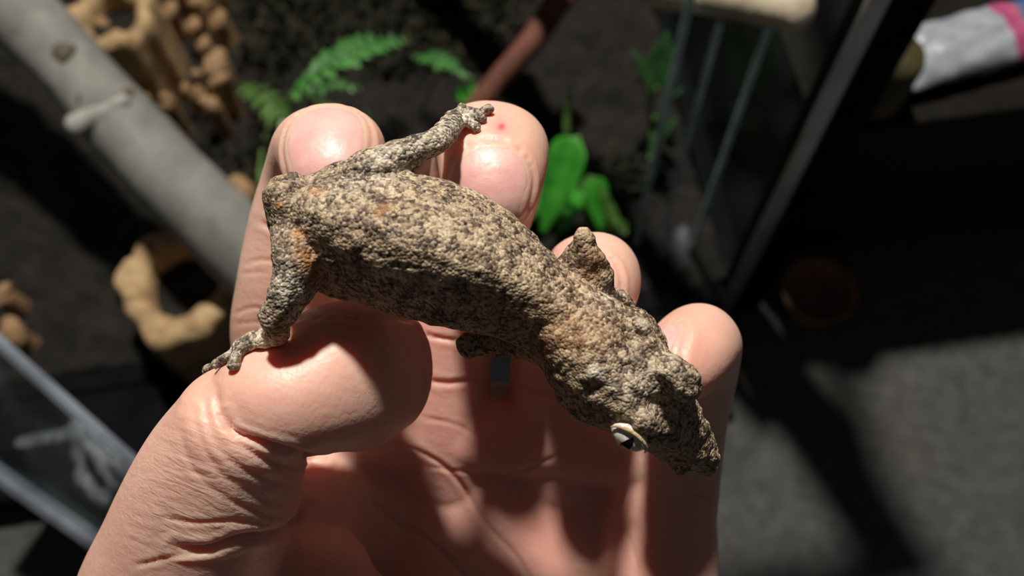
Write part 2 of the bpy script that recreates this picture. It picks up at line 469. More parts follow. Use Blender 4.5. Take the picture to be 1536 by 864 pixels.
def nail(fr, s0, s1, ang0, half, lift=0.3):
    P, gs, gt = nail_patch(fr, s0, s1, ang0, half)
    Q = []; Qn = []
    for p in P:
        l, nn, _, _ = bvh.find_nearest(Vector(p)); Q.append(l[:]); Qn.append(nn[:])
    Q = np.array(Q).reshape(gs, gt, 3); Qn = np.array(Qn).reshape(gs, gt, 3)
    for _ in range(3):                               # even the shell out
        for A in (Q, Qn):
            A[1:-1, 1:-1] = (A[:-2, 1:-1] + A[2:, 1:-1] + A[1:-1, :-2] + A[1:-1, 2:]) / 4
    Qn /= np.linalg.norm(Qn, axis=2)[..., None]
    t = np.ones((gs, gt)) * lift
    ii = np.minimum(np.arange(gs), 99)[:, None] + np.zeros(gt)[None]; jj = np.minimum(np.arange(gt), gt - 1 - np.arange(gt))[None] + np.zeros(gs)[:, None]
    t *= np.clip(np.minimum(ii, jj) / 2.0, 0, 1) * 1.5 - 0.5
    top = Q + Qn * t[..., None]; bot = Q - Qn * 0.6
    VV = np.concatenate([top.reshape(-1, 3), bot.reshape(-1, 3)]); FF = []; o = gs * gt
    for i in range(gs - 1):
        for j in range(gt - 1):
            q = (i * gt + j, i * gt + j + 1, (i + 1) * gt + j + 1, (i + 1) * gt + j)
            FF.append(q); FF.append(tuple(o + x for x in q[::-1]))
    rim = [j for j in range(gt)] + [i * gt + gt - 1 for i in range(1, gs)] + [(gs - 1) * gt + j for j in range(gt - 2, -1, -1)] + [i * gt for i in range(gs - 2, 0, -1)]
    for x, y in zip(rim, rim[1:] + rim[:1]): FF.append((y, x, o + x, o + y))
    nails.append((VV, FF))
    outline = np.concatenate([Q[:, 0], Q[:, -1][::-1], Q[:1, :].reshape(-1, 3)])
    NPX.append(outline)
HP = math.pi / 2
NAILS = [(fr_thumb, 0.45, 0.93, -0.2, 0.8), (fr_index, 0.70, 0.955, HP, 0.98), (fr_middle, 0.775, 0.965, HP, 1.0), (fr_ring, 0.78, 0.95, HP, 0.95), (fr_pinky, 0.70, 0.95, HP, 0.95)]
for a_ in NAILS: nail(*a_)
# groove and raised rim of skin round each nail
from mathutils.kdtree import KDTree
pts = np.concatenate(NPX); kd = KDTree(len(pts))
for i, p in enumerate(pts): kd.insert(Vector(p), i)
kd.balance()
cent = [o.mean(0) for o in NPX]
nearm = np.zeros(len(V), bool)
for c in cent: nearm |= np.linalg.norm(V - c, axis=1) < 16
dn = np.full(len(V), 99.0)
for i in np.where(nearm)[0]: dn[i] = kd.find(Vector(V[i]))[2]
set_co(hand_me, V); _, N = mesh_np(hand_me)
V = V + N * (0.24 * np.exp(-((dn - 1.3) / 0.9) ** 2) - 0.15 * np.exp(-(dn / 0.5) ** 2))[:, None]
# where the skin is redder
pxy = mm2px(V)
pink = np.zeros(len(V))
for fr, wgt in ((fr_index, 0.55), (fr_middle, 0.6), (fr_ring, 0.45), (fr_pinky, 0.55), (fr_thumb, 0.3)):
    c = fr[0][-1]; pink += wgt * np.exp(-(np.linalg.norm(V - c, axis=1) / 13) ** 2)
for (u, v, z, r, wgt) in ((680, 760, -10, 40, 0.35), (950, 800, -6, 30, 0.3), (300, 850, 20, 16, 0.25), (450, 640, 40, 18, 0.2), (770, 640, -8, 22, 0.25)):
    pink += wgt * np.exp(-(np.linalg.norm(V - px2mm(u, v, z), axis=1) / r) ** 2)
sore = np.exp(-(np.linalg.norm(pxy - np.array([752, 190]), axis=1) / 5) ** 2) * 0.9 + 0.35 * np.exp(-(np.linalg.norm(pxy - np.array([748, 189]), axis=1) / 22) ** 2)
sore *= (V[:, 2] > -(D0 - 2))
lines = 0.10 + 0.42 * np.exp(-(((pxy[:, 0] - 320) / 130) ** 2 + ((pxy[:, 1] - 740) / 120) ** 2) ** 2) * (V[:, 2] > -(D0 + 5))
HAND_MM = V.copy()
add_attr(hand_me, 'lines', lines)
add_attr(hand_me, 'pink', np.clip(pink, 0, 0.85)); add_attr(hand_me, 'sore', sore)
hand_base = cam2w(px2mm(560, 1500, -22) / 1000)
set_co(hand_me, cam2w(V / 1000) - hand_base)
hand_me.polygons.foreach_set('use_smooth', [True] * len(hand_me.polygons))
hand_me.name = 'person_hand'
hand = link('person_hand', hand_me, MAT_SKIN); hand.location = hand_base
tag(hand, 'bare left hand, palm up with curled fingers, carrying a mottled brown gecko', 'hand')
for VV, FF in nails:
    obj_w('fingernail', cam2w(VV / 1000), FF, MAT_NAIL, cam2w(VV.mean(0) / 1000), hand)
HBVH = BVHTree.FromPolygons([tuple(p) for p in HAND_MM], [tuple(p.vertices) for p in hand_me.polygons])
def on_hand(u, v, lift=0.0, default=20.0):
    """camera-frame mm point on the skin seen at a pixel"""
    d = Vector(px2mm(u, v, 0)).normalized(); h = HBVH.ray_cast(Vector((0, 0, 0)), d)
    if h[0] is None: return px2mm(u, v, default)
    p = np.array(h[0]); return p + np.array(h[1]) * lift
def zat(P): return D0 + P[2]
# ------------------------------------------------------------------ the gecko
GK = Acc()
def gloft(secs, dors, caps=(1, 1), e=2.5, k=6, n=30):
    P, a, b = secs_path(secs)
    C = catmull(P, k) if k > 1 else P
    T = unit(C[-1] - C[0]); dv = np.asarray(dors, float)
    sd = np.cross(dv, T)                               # so that B = T x S points to the back
    A = loft_path(P, a, b, sd, caps, n, e, k)
    GK.add(A[0], A[1]); return A[2]
ZG = 36.0
# trunk: back turned to the lamp, flank towards the lens
gloft([(424, 286, ZG + 1, 26, 3.6), (448, 308, ZG, 48, 5.6), (485, 330, ZG, 66, 7.6), (540, 350, ZG, 84, 9.0), (600, 364, ZG, 95, 9.8), (660, 380, ZG, 95, 9.8), (715, 402, ZG, 87, 9.2),
       (765, 430, ZG, 70, 8.0), (805, 456, ZG, 57, 6.9), (845, 482, ZG, 54, 6.4), (890, 520, ZG, 60, 6.6)], (0.30, 0.66, 0.68), (0.9, 0.6), 3.1)
# hips
gloft([(425, 290, ZG + 2, 30, 4.0), (436, 325, ZG + 1, 34, 5.0), (446, 362, ZG, 30, 4.5)], (0.3, 0.5, 0.8), (0.8, 0.8), 2.1)
# head: neck to snout, seen from above
HD = (0.42, 0.28, 0.86)
fr_head = gloft([(838, 478, ZG, 58, 6.4), (872, 508, ZG, 76, 7.2), (905, 540, ZG, 84, 7.4), (940, 574, ZG, 80, 7.0), (975, 606, ZG - 2, 66, 6.2), (1003, 636, ZG - 5, 52, 5.2), (1030, 666, ZG - 9, 38, 4.2), (1050, 688, ZG - 12, 25, 3.2)],
      HD, (0.6, 0.8), 2.5)
mm = lambda u, v, z: px2mm(u, v, z)
def blob(u, v, z, rpx, sc=(1, 1, 1), rot=None): 
    GK.add(*ico(mm(u, v, z), rpx * (D0 - z) / F, 2, sc, rot))
ht = unit(px2mm(1050, 688, ZG) - px2mm(860, 498, ZG)); hu = unit(np.array(HD) - ht * (np.array(HD) @ ht)); hs = np.cross(hu, ht)
HR = np.array([ht, hs, hu])                                 # rows: along the snout, sideways, up
for (u, v, z, r, sc) in ((962, 624, ZG + 5, 33, (1.25, 0.8, 0.8)),        # brow over the near eye
                         (1010, 566, ZG + 5, 39, (1.2, 0.8, 0.9)),        # brow over the far eye
                         (940, 652, ZG + 3, 26, (1.35, 0.7, 0.9)), (1028, 572, ZG + 2, 25, (1.3, 0.8, 0.9)),
                         (893, 562, ZG + 6.5, 17, (1.5, 1, 1)), (960, 494, ZG + 3.5, 18, (1.4, 1, 1)), (915, 580, ZG + 6.0, 15, (1.3, 1, 0.8)), (978, 520, ZG + 4, 17, (1, 1, 1)),
                         (868, 600, ZG - 1, 34, (1.4, 0.8, 0.9)), (962, 500, ZG - 2, 36, (1.4, 0.8, 0.9)),   # jaw corners
                         (842, 572, ZG + 1, 20, (1.3, 0.8, 0.8)), (1058, 690, ZG - 10, 11, (1, 1.3, 0.8)), (1042, 660, ZG - 8, 17, (1.6, 0.7, 0.7)), (1000, 682, ZG - 8, 24, (1.8, 0.6, 0.8)),
                         (905, 505, ZG + 6, 14, (1.4, 1, 0.8)), (930, 545, ZG + 6.5, 15, (1.2, 1, 0.7)), (870, 478, ZG + 5, 13, (1.5, 1, 0.8)), (985, 575, ZG + 5, 13, (1.3, 1, 0.7))):
    blob(u, v, z, r, sc, HR)
def gleg(pts, e=2.0, k=6, n=18, caps=(0.8, 0.9)):
    P = np.array([p[0] for p in pts]); a = np.array([p[1] for p in pts], float); b = np.array([p[2] if len(p) > 2 else p[1] for p in pts], float)
    V, Fc, fr = loft_path(P, a, b, (0.2, 0.3, 0.9), caps, n, e, k); GK.add(V, Fc); return fr
def toe(a, b, r0=1.0, r1=1.35):
    mid = (a + b) / 2 + np.array([0, 0, 0.9])
    gleg([(a, r0 * 0.9), (mid, r0 * 0.95), (b + (a - b) * 0.22, r0), (b, r1)], k=4, n=12, caps=(0.5, 0.8))
# far hind leg, foot on the middle fingertip
ft = [on_hand(692, 188, 1.6), on_hand(722, 178, 1.2), on_hand(716, 196, 1.2), on_hand(697, 176, 1.4)]
gleg([(mm(475, 300, ZG - 2), 4.4), (mm(508, 273, ZG), 2.7, 3.0), (mm(538, 263, ZG + 1), 3.0, 3.2), (mm(566, 250, ZG + 1), 3.1, 3.3), (mm(602, 235, ZG + 0.5), 2.6, 2.8), (mm(632, 221, ZG), 2.0, 2.2), (mm(658, 208, ZG - 1), 1.8, 2.1), (ft[0], 1.3, 1.9)])
toe(ft[0], on_hand(733, 172, 0.9), 0.8, 1.1); toe(ft[0], on_hand(724, 183, 0.8), 0.75, 0.95); toe(ft[0], on_hand(717, 197, 0.8), 0.75, 1.05)
toe(mm(680, 192, zat(ft[0])), mm(692, 160, zat(ft[0]) + 0.5), 0.95, 1.0); toe(mm(676, 190, zat(ft[0])), mm(706, 166, zat(ft[0]) + 0.3), 0.7, 0.8)
# near hind leg, foot on the thumb
f2 = on_hand(385, 522, 1.5)
gleg([(mm(452, 345, ZG + 1), 4.4), (mm(448, 380, ZG + 3), 4.0, 4.2), (mm(440, 415, ZG + 3.5), 3.0, 3.2), (mm(424, 452, ZG + 3), 2.5, 2.7), (mm(410, 478, ZG + 2), 2.3, 2.4)])
gleg([(mm(470, 385, ZG), 3.6), (mm(452, 425, ZG + 1), 2.8), (mm(425, 470, ZG + 1.5), 2.3)])                       # inner thigh
gleg([(mm(405, 470, ZG + 2), 2.0), (mm(418, 498, ZG + 0.5), 2.0), (on_hand(408, 513, 1.2), 1.8), (f2, 1.5, 1.6), (on_hand(362, 532, 1.2), 1.4)])
toe(on_hand(368, 530, 1.1), on_hand(312, 556, 0.9), 0.95, 1.1); toe(on_hand(366, 530, 1.1), on_hand(354, 553, 0.9), 0.9, 1.1); toe(on_hand(385, 524, 1.1), on_hand(408, 522, 0.9), 0.9, 0.9)
toe(on_hand(372, 528, 1.1), on_hand(330, 552, 0.8), 0.8, 0.9)
# stump of the tail under the hips
gleg([(mm(475, 385, ZG - 1), 4.2), (mm(494, 414, ZG - 2), 3.0), (mm(520, 434, ZG - 3), 2.0)])
# far fore leg: elbow up, forearm folded down onto the ring finger
f3 = on_hand(918, 446, 1.2)
gleg([(mm(876, 348, ZG + 2), 1.25), (mm(877, 366, ZG + 1), 1.9), (mm(882, 395, ZG - 1), 3.0), (mm(884, 425, ZG - 3), 3.9), (mm(882, 455, ZG - 5), 4.6)])
gleg([(mm(832, 425, ZG - 4), 4.2), (mm(856, 402, ZG - 2), 2.6), (mm(872, 372, ZG), 1.8)])
gleg([(mm(880, 372, ZG), 1.6), (mm(892, 405, ZG - 2), 2.0), (mm(906, 438, ZG - 5), 1.7), (f3, 1.4)])
for q in ((940, 452), (928, 440), (936, 446)): toe(f3, on_hand(q[0], q[1], 0.9), 0.9, 0.9)
toe(f3, mm(945, 460, zat(f3)), 0.9, 0.9)
# near fore leg, reaching back under the body
gleg([(mm(822, 512, ZG - 3), 4.2), (mm(785, 514, ZG - 6), 2.8), (mm(745, 515, ZG - 8), 2.2), (mm(712, 516, ZG - 9), 2.2), (mm(704, 517, ZG - 9), 2.4)])
V, Fc = GK.get()
gk_me = remesh(V, Fc, 0.30, 9)
V, N = mesh_np(gk_me); pxy = mm2px(V)
# lumpy hide on the head, folds along the flank
def blobs_noise(P, s, seed):
    r = np.random.default_rng(seed); out = np.zeros(len(P))
    for _ in range(24):
        k = r.standard_normal(3); k *= (0.6 + 0.8 * r.random()) / s / np.linalg.norm(k); out += np.sin(P @ k * 6.283 + r.random() * 6.283)
    return out / math.sqrt(24)
headw = np.clip((pxy[:, 0] - 810) / 60, 0, 1)
disp = 0.12 * blobs_noise(V, 3.2, 1) + headw * (0.20 * blobs_noise(V, 4.5, 2) + 0.08 * blobs_noise(V, 2.0, 5)) + 0.05 * blobs_noise(V, 1.3, 3)
# hollow between the brows
c = px2mm(1000, 618, ZG + 6); disp -= 1.1 * np.exp(-(np.linalg.norm((V - c) @ HR.T / np.array([4.5, 1.9, 4.0]), axis=1)) ** 2)
for (u_, v_, dp_, sa_, sb_) in ((906, 612, 1.0, 3.0, 1.6), (880, 590, 0.7, 2.2, 1.2), (950, 520, 0.6, 2.5, 1.2), (935, 600, 0.5, 3.5, 0.9), (985, 548, 0.5, 1.5, 1.5), (925, 560, 0.4, 1.4, 1.4)):
    c = px2mm(u_, v_, ZG + 5); disp -= dp_ * np.exp(-(np.linalg.norm((V - c) @ HR.T / np.array([sa_, sb_, 5.0]), axis=1)) ** 2)
V = V + N * disp[:, None]
def region(u, v, ru, rv, an=0):
    c, s = math.cos(an), math.sin(an); d = pxy - np.array([u, v])
    return np.exp(-(((d[:, 0] * c + d[:, 1] * s) / ru) ** 2 + ((-d[:, 0] * s + d[:, 1] * c) / rv) ** 2))
grey = 0.9 * region(430, 430, 40, 70) + 0.9 * region(350, 530, 70, 30) + 0.8 * region(600, 230, 110, 30, -0.45) + 0.7 * region(700, 180, 50, 30) + 0.5 * region(980, 580, 70, 50, 0.8) + 0.5 * region(910, 440, 30, 20)
orange = 1.0 * region(464, 395, 16, 34, -0.6) + 0.8 * region(418, 500, 12, 22) + 0.9 * region(420, 308, 6, 6) + 0.8 * region(448, 350, 12, 8) + 0.7 * region(475, 288, 12, 6) + 0.6 * region(575, 315, 16, 8, -0.5) + 0.4 * region(850, 500, 60, 40) + 0.35 * region(890, 400, 20, 40)
pale = 0.9 * region(893, 560, 12, 8, 0.6) + 0.5 * region(962, 488, 7, 7) + 0.4 * region(915, 578, 8, 6)
for nm, ar in (('grey', grey), ('orange', orange), ('pale', pale)): add_attr(gk_me, nm, np.clip(ar, 0, 1))
GBVH = BVHTree.FromPolygons([tuple(p) for p in V], [tuple(p.vertices) for p in gk_me.polygons])
gk_base = cam2w(px2mm(640, 470, ZG - 8) / 1000)
set_co(gk_me, cam2w(V / 1000) - gk_base)
gk_me.polygons.foreach_set('use_smooth', [True] * len(gk_me.polygons)); gk_me.name = 'gecko'
gecko = link('gecko', gk_me, MAT_GECKO); gecko.location = gk_base
tag(gecko, 'mottled tan and brown tailless gecko lying across the fingers of the hand', 'gecko')

def mat_eye():
    M = MatB('gecko_eye')
    M.color(M.ramp(M.noise(1500, 4, 0.6), [(0.3, (0.42, 0.40, 0.37)), (0.6, (0.72, 0.70, 0.67)), (0.75, (0.2, 0.18, 0.16))]))
    M.set(roughness=0.12, coat_weight=0.6); return M.m
MAT_EYE = mat_eye()
MAT_PUPIL = mat_simple('pupil_black', (0.002, 0.002, 0.002), (0.006, 0.005, 0.004), 200, 0.08)
MAT_LID = mat_simple('golden_eyelid', (0.36, 0.26, 0.11), (0.62, 0.50, 0.28), 900, 0.5, 0.0003, 1500)
def eye(u, v, z, rpx, out, along):
    c = px2mm(u, v, z); r = rpx * -c[2] / F; out = unit(out); cw = cam2w(c / 1000)
    x = unit(np.asarray(along) - out * (np.asarray(along) @ out)); y = np.cross(out, x)
    Vv, Ff = ico((0, 0, 0), r, 3)
    Vv = Vv @ np.diag([1.25, 0.82, 1.0]) @ np.array([x, y, out]) 
    eo = obj_w('eye', cam2w((Vv + c) / 1000), Ff, MAT_EYE, cw, gecko)
    # slit pupil: a lens-shaped cap following the eyeball
    gv = []; gf = []
    for i in range(13):
        t = i / 12 * 2 - 1; ph = t * 0.85; w_ = 0.24 * (1 - t * t) + 0.01
        for j in range(5):
            q = (j / 4 * 2 - 1) * w_
            n_ = np.array([math.sin(q), math.cos(q) * math.sin(ph), math.cos(q) * math.cos(ph)])
            gv.append((n_ * np.array([1.25, 0.82, 1.0]) * 1.03) @ np.array([x, y, out]) * r + c)
    for i in range(12):
        for j in range(4): gf.append((i * 5 + j, i * 5 + j + 1, (i + 1) * 5 + j + 1, (i + 1) * 5 + j))
    obj_w('pupil', cam2w(np.array(gv) / 1000), gf, MAT_PUPIL, cw, eo)
    # pale rim of the upper lid
    tp = []
    for i in range(17):
        th = math.pi * (0.02 + 0.96 * i / 16)
        tp.append(c + x * 1.30 * r * math.cos(th) + y * 0.86 * r * math.sin(th) + out * r * (0.50 + 0.15 * math.sin(th)))
    tp = np.array(tp); rr = r * 0.14 * np.sin(np.linspace(0.35, math.pi - 0.35, 17))
    Vv, Ff, _ = loft_path(tp, rr, rr, out, (0.8, 0.8), 10, 2.0, 2)
    obj_w('eyelid', cam2w(Vv / 1000), Ff, MAT_LID, cw, gecko)
eye(944, 651, ZG + 4.6, 25, (-0.30, -0.55, 0.72), ht)
eye(1030, 568, ZG + 2.0, 20, (0.80, 0.42, 0.38), -ht)
# ------------------------------------------------------------------ the room floor
def mat_carpet():
    M = MatB('grey_carpet'); n = M.noise(90, 5, 0.6)
    c = M.ramp(n, [(0.3, (0.05, 0.052, 0.053)), (0.7, (0.10, 0.102, 0.10))])
    c = M.mix(M.ramp(M.noise(9, 3), [(0.45, 0.0), (0.7, 0.35)]), c, (0.085, 0.075, 0.06))
    M.color(c); M.set(roughness=0.95); M.bump(M.noise(700, 4, 0.7), 0.0015, 0.7)
    return M.m
nx, ny = 340, 300
gx = np.linspace(-0.55, 0.95, nx); gy = np.linspace(-0.55, 0.85, ny)
GX, GY = np.meshgrid(gx, gy); p_ = 0.011
an = 0.45; A_ = GX * math.cos(an) + GY * math.sin(an); B_ = -GX * math.sin(an) + GY * math.cos(an)
GZ = 0.0022 * (np.abs(np.sin(np.pi * A_ / p_)) * np.abs(np.sin(np.pi * B_ / (p_ * 1.6) + 0.5 * np.pi * (np.floor(A_ / p_) % 2))) - 1)
Vf = np.stack([GX, GY, GZ], 2).reshape(-1, 3)
Ff = [(i * nx + j, i * nx + j + 1, (i + 1) * nx + j + 1, (i + 1) * nx + j) for i in range(ny - 1) for j in range(nx - 1)]
fl = obj_w('floor', Vf, Ff, mat_carpet(), (0, 0, 0)); fl['kind'] = 'structure'
fl['label'] = 'grey looped carpet on the room floor'

def box_vf(lo, hi, bev=0.0):
    bm = bmesh.new(); bmesh.ops.create_cube(bm, size=1.0)
    lo = np.asarray(lo, float); hi = np.asarray(hi, float)
    for v in bm.verts: v.co = Vector(lo + (np.array(v.co) + 0.5) * (hi - lo))
    if bev: bmesh.ops.bevel(bm, geom=list(bm.edges), offset=bev, segments=3, profile=0.5, affect='EDGES')
    bm.verts.index_update()
    V = np.array([v.co[:] for v in bm.verts]); Fc = [tuple(v.index for v in f.verts) for f in bm.faces]; bm.free(); return V, Fc

def rot_z(V, c, a):
    V = np.asarray(V, float) - c; ca, sa = math.cos(a), math.sin(a)
    return np.stack([V[:, 0] * ca - V[:, 1] * sa, V[:, 0] * sa + V[:, 1] * ca, V[:, 2]], 1) + c

# ------------------------------------------------------------------ terrarium: frame and panes
foot = ground(1078, 476, 0.0); PX, PY = foot[0], foot[1]
XL, YB, HT = PX - 0.62, PY + 0.50, 0.46
tank = empty('terrarium', (PX, PY, 0))
tag(tank, 'glass terrarium with black frame, planted with ferns and cork bark', 'terrarium')
YAW = math.radians(8)
def tbox(name, lo, hi, mat, bev=0.002, parent=None):
    V, Fc = box_vf(lo, hi, bev); V = rot_z(V, foot, YAW); return obj_w(name, V, Fc, mat, np.mean(V, 0), parent or tank, smooth=False)
fw = 0.016
for (x, y) in ((PX, PY), (XL, PY), (PX, YB), (XL, YB)):
    po = tbox('corner_post', (x, y, 0.0), (x + fw * 1.9, y + fw, HT), MAT_BLACK, 0.003)
tbox('highlight_strip', (PX - 0.003, PY - 0.003, 0.0), (PX + 0.006, PY + 0.001, HT), MAT_HIGHLIGHT, 0.0008)  # pale strip standing in for the highlight along the black post
tbox('front_ledge', (XL, PY - 0.07, 0.0), (PX - 0.01, PY, 0.028), MAT_BLACK)
for z0, z1, nm in ((0.0, 0.03, 'bottom_rail'), (HT - 0.02, HT, 'top_rail')):
    tbox(nm, (XL, PY, z0), (PX + fw, PY + fw, z1), MAT_BLACK)
    tbox(nm, (XL, YB, z0), (PX + fw, YB + fw, z1), MAT_BLACK)
    tbox(nm, (XL, PY, z0), (XL + fw, YB, z1), MAT_BLACK)
    tbox(nm, (PX + 0.004, PY, z0), (PX + fw + 0.004, YB, z1), MAT_BLACK)
tbox('floor_pane', (XL + fw, PY + fw, 0.005), (PX, YB, 0.010), MAT_GLASS, 0.0005)
tbox('side_pane', (PX + 0.006, PY + fw, 0.03), (PX + 0.010, YB, HT - 0.02), MAT_GLASS, 0.0005)
tbox('side_pane', (XL + 0.006, PY + fw, 0.03), (XL + 0.010, YB, HT - 0.02), MAT_GLASS, 0.0005)
tbox('back_pane', (XL + fw, YB + 0.004, 0.03), (PX, YB + 0.008, HT - 0.02), MAT_BLACK, 0.0005)

# soil
nx, ny = 150, 120
gx = np.linspace(XL + fw, PX + 0.003, nx); gy = np.linspace(PY + fw, YB, ny); GX, GY = np.meshgrid(gx, gy)
P2 = np.stack([GX, GY, GX * 0], 2).reshape(-1, 3)
GZ = 0.030 + 0.006 * blobs_noise(P2, 0.11, 11) + 0.004 * blobs_noise(P2, 0.035, 12) + 0.0022 * blobs_noise(P2, 0.014, 13)
GZ = np.maximum(GZ, 0.012); Vs = P2.copy(); Vs[:, 2] = GZ; Vs = rot_z(Vs, foot, YAW)
Fs = [(i * nx + j, i * nx + j + 1, (i + 1) * nx + j + 1, (i + 1) * nx + j) for i in range(ny - 1) for j in range(nx - 1)]
soil = obj_w('soil', Vs, Fs, MAT_SOIL, (PX - 0.3, PY + 0.25, 0.0)); tag(soil, 'dark damp soil bed covering the bottom of the terrarium', 'soil', kind='stuff')
def soil_z(x, y):
    x, y, _ = rot_z(np.array([[x, y, 0.0]]), foot, -YAW)[0]
    i = int(np.clip((y - gy[0]) / (gy[1] - gy[0]), 0, ny - 1)); j = int(np.clip((x - gx[0]) / (gx[1] - gx[0]), 0, nx - 1)); return float(GZ[i * nx + j])

# inner glass sliders: three upright sheets seen edge-on, with the moulded clear catch at their foot
def upright(u, v):
    g = ground(u, v, 0.035); return g
SLHS = (0.44, 0.257, 0.271)                               # two sheets are shorter: the pale log lies on them
sl = [upright(955, 362), upright(993, 352), upright(1038, 372)]
for i, g in enumerate(sl):
    SLH = SLHS[i]
    t = empty('glass_slider', (g[0], g[1], 0.03))
    tag(t, ['tall upright glass slider sheet standing deepest inside the terrarium', 'middle glass slider sheet with the pale log lying on it', 'upright glass slider sheet closest to the black corner post'][i], 'glass sheet', 'glass sliders')
    V, Fc = box_vf((g[0] + 0.0004, g[1] + 0.002, 0.03), (g[0] + 0.0034, g[1] + 0.012, SLH), 0.0004); obj_w('pane', V, Fc, MAT_GLASS, np.mean(V, 0), t, False)
    wv = [0.0019, 0.0016, 0.0016][i]
    V, Fc = box_vf((g[0] - wv, g[1] - 0.0015, 0.03), (g[0] + wv, g[1] + 0.002, SLH), 0.0005); obj_w('ground_edge', V, Fc, MAT_GEDGE, np.mean(V, 0), t, False)
def mat_clear():
    M = MatB('clear_plastic'); M.color((0.35, 0.40, 0.45)); M.set(roughness=0.12, alpha=0.22); M.bump(M.noise(120, 4), 0.004, 0.9)
    M.p.inputs['Specular IOR Level'].default_value = 0.9
    return M.m
MAT_CLEAR = mat_clear()
c = ground(1008, 372, 0.04); A = Acc()
for (dx, dy, dz, r, sc) in ((0, 0, 0.004, 0.011, (1.1, 0.8, 0.8)), (-0.008, 0.006, 0.006, 0.007, (1, 1, 0.7)), (0.004, -0.010, 0.003, 0.008, (0.8, 1.2, 0.7)), (0.006, 0.006, 0.010, 0.006, (1, 1, 1))):
    A.add(*ico(c + np.array([dx, dy, dz]), r, 3, sc))
V, Fc = A.get(); V = V + 0.0012 * blobs_noise(V, 0.008, 21)[:, None] * unit([1, 1, 1])
o = obj_w('sheet_catch', V, Fc, MAT_CLEAR, c); tag(o, 'clear plastic catch at the foot of the glass sliders', 'catch')

# open glass door, low on the side of the thumb
zt, zb = 0.17, 0.115
a0, a1 = ground(-160, 371, zt), ground(480, 946, zt)
b0, b1 = ground(-160, 600, zb), ground(480, 1042, zb)
a0, b0 = a0 + (a1 - a0) * 0.2, b0 + (b1 - b0) * 0.2      # hinge side ends at the front of the terrarium
door = empty('glass_door', (b0 + b1) / 2 * np.array([1, 1, 0]) + np.array([0, 0, 0.0]))
tag(door, 'swung-open glass door with black lower rail beside the thumb', 'door')
def slab(name, p, mat, th, nrm, parent):
    p = np.array(p); V = np.concatenate([p, p - np.asarray(nrm) * th]); Fc = [(0, 1, 2, 3), (7, 6, 5, 4)] + [(i, i + 4, (i + 1) % 4 + 4, (i + 1) % 4) for i in range(4)]
    return obj_w(name, V, Fc, mat, V.mean(0), parent, False)
nd = unit(np.cross(a1 - a0, b0 - a0)); nd = nd if nd[2] > 0 else -nd
slab('pane', [a0, a1, b1, b0], MAT_GLASS, 0.004, nd, door)
ed = unit(a1 - a0); dn_ = unit(b0 - a0 - ed * ((b0 - a0) @ ed))
slab('ground_edge', [a0 + nd * 0.0006, a1 + nd * 0.0006, a1 + dn_ * 0.0042 + nd * 0.0006, a0 + dn_ * 0.0042 + nd * 0.0006], MAT_DEDGE, 0.005, nd, door)
slab('rail_edge', [b0 + nd * 0.002, b1 + nd * 0.002, b1 + dn_ * 0.006 + nd * 0.002, b0 + dn_ * 0.006 + nd * 0.002], MAT_DEDGE, 0.008, nd, door)
slab('rail', [b0 + dn_ * 0.006, b1 + dn_ * 0.006, b1 + dn_ * 0.006 - np.array([0, 0, 0.081]), b0 + dn_ * 0.006 - np.array([0, 0, 0.081])], MAT_BLACK, 0.012, unit(np.cross(ed, [0, 0, 1])), door)
# clear moulded latch stuck to the pane below its edge
def on_door(u, v):
    d = ray(u, v); t = ((a0 - CAM) @ nd) / (d @ nd); return CAM + d * t
A = Acc()
for pts, wd in (([(44, 660), (75, 654), (105, 648), (130, 636)], 9), ([(118, 636), (150, 660), (185, 690), (205, 712)], 14), ([(125, 650), (128, 690), (138, 722), (168, 748)], 11), ([(140, 665), (165, 700), (180, 728)], 7)):
    P = np.array([on_door(*q) + nd * 0.003 for q in pts]); sc = depth_of(P[0]) / F
    V, Fc, _ = loft_path(P, np.full(len(P), wd * sc), np.full(len(P), 0.003), np.cross(nd, unit(P[-1] - P[0])), (0.6, 0.6), 12, 2.4, 4); A.add(V, Fc)
V, Fc = A.get(); V = V + nd * (0.0016 * blobs_noise(V, 0.009, 22))[:, None]
obj_w('latch', V, Fc, MAT_CLEAR, V.mean(0), door)

# ------------------------------------------------------------------ branches
def mat_wood(name, c1, c2, c3, sc=(40, 40, 8), bump=0.002):
    M = MatB(name); n = M.noise(1, 6, 0.65, M.vec(sc), 0.6); n2 = M.noise(30, 4)
    c = M.ramp(n, [(0.3, c1), (0.5, c2), (0.72, c3)]); M.color(M.mix(M.ramp(n2, [(0.4, 0.0), (0.7, 0.5)]), c, c1)); M.set(roughness=0.75); M.bump(n, bump); return M.m
def curve_tube(pts, radii, side=(0, 0, 1), n=24, k=8, lump=0.0, seed=1, caps=(0.5, 0.5)):
    V, Fc, fr = loft_path(np.array(pts), np.array(radii), np.array(radii), side, caps, n, 2.0, k)
    if lump:
        C = fr[0]; idx = np.repeat(np.arange(len(C)), n); d = V - C[idx]; V = C[idx] + d * (1 + lump * blobs_noise(V, 0.05, seed))[:, None]
    return V, Fc, fr
MAT_DRIFT = mat_wood('grey_driftwood', (0.12, 0.12, 0.108), (0.21, 0.21, 0.19), (0.30, 0.30, 0.275), (30, 30, 10))
MAT_KNOT = mat_wood('dark_knot_wood', (0.05, 0.04, 0.025), (0.10, 0.08, 0.05), (0.16, 0.12, 0.07))
bp = [ground(-190, -200, 0.215), ground(30, 20, 0.185), ground(115, 110, 0.17), ground(200, 205, 0.155), ground(330, 340, 0.137), ground(520, 540, 0.057)]
loc0, loc1 = (rot_z(q[None], foot, -YAW)[0][0] for q in bp[:2])
bp[0] = bp[0] + (bp[0] - bp[1]) * (loc0 - (XL + 0.036)) / (loc1 - loc0)     # its far end leans on the side pane
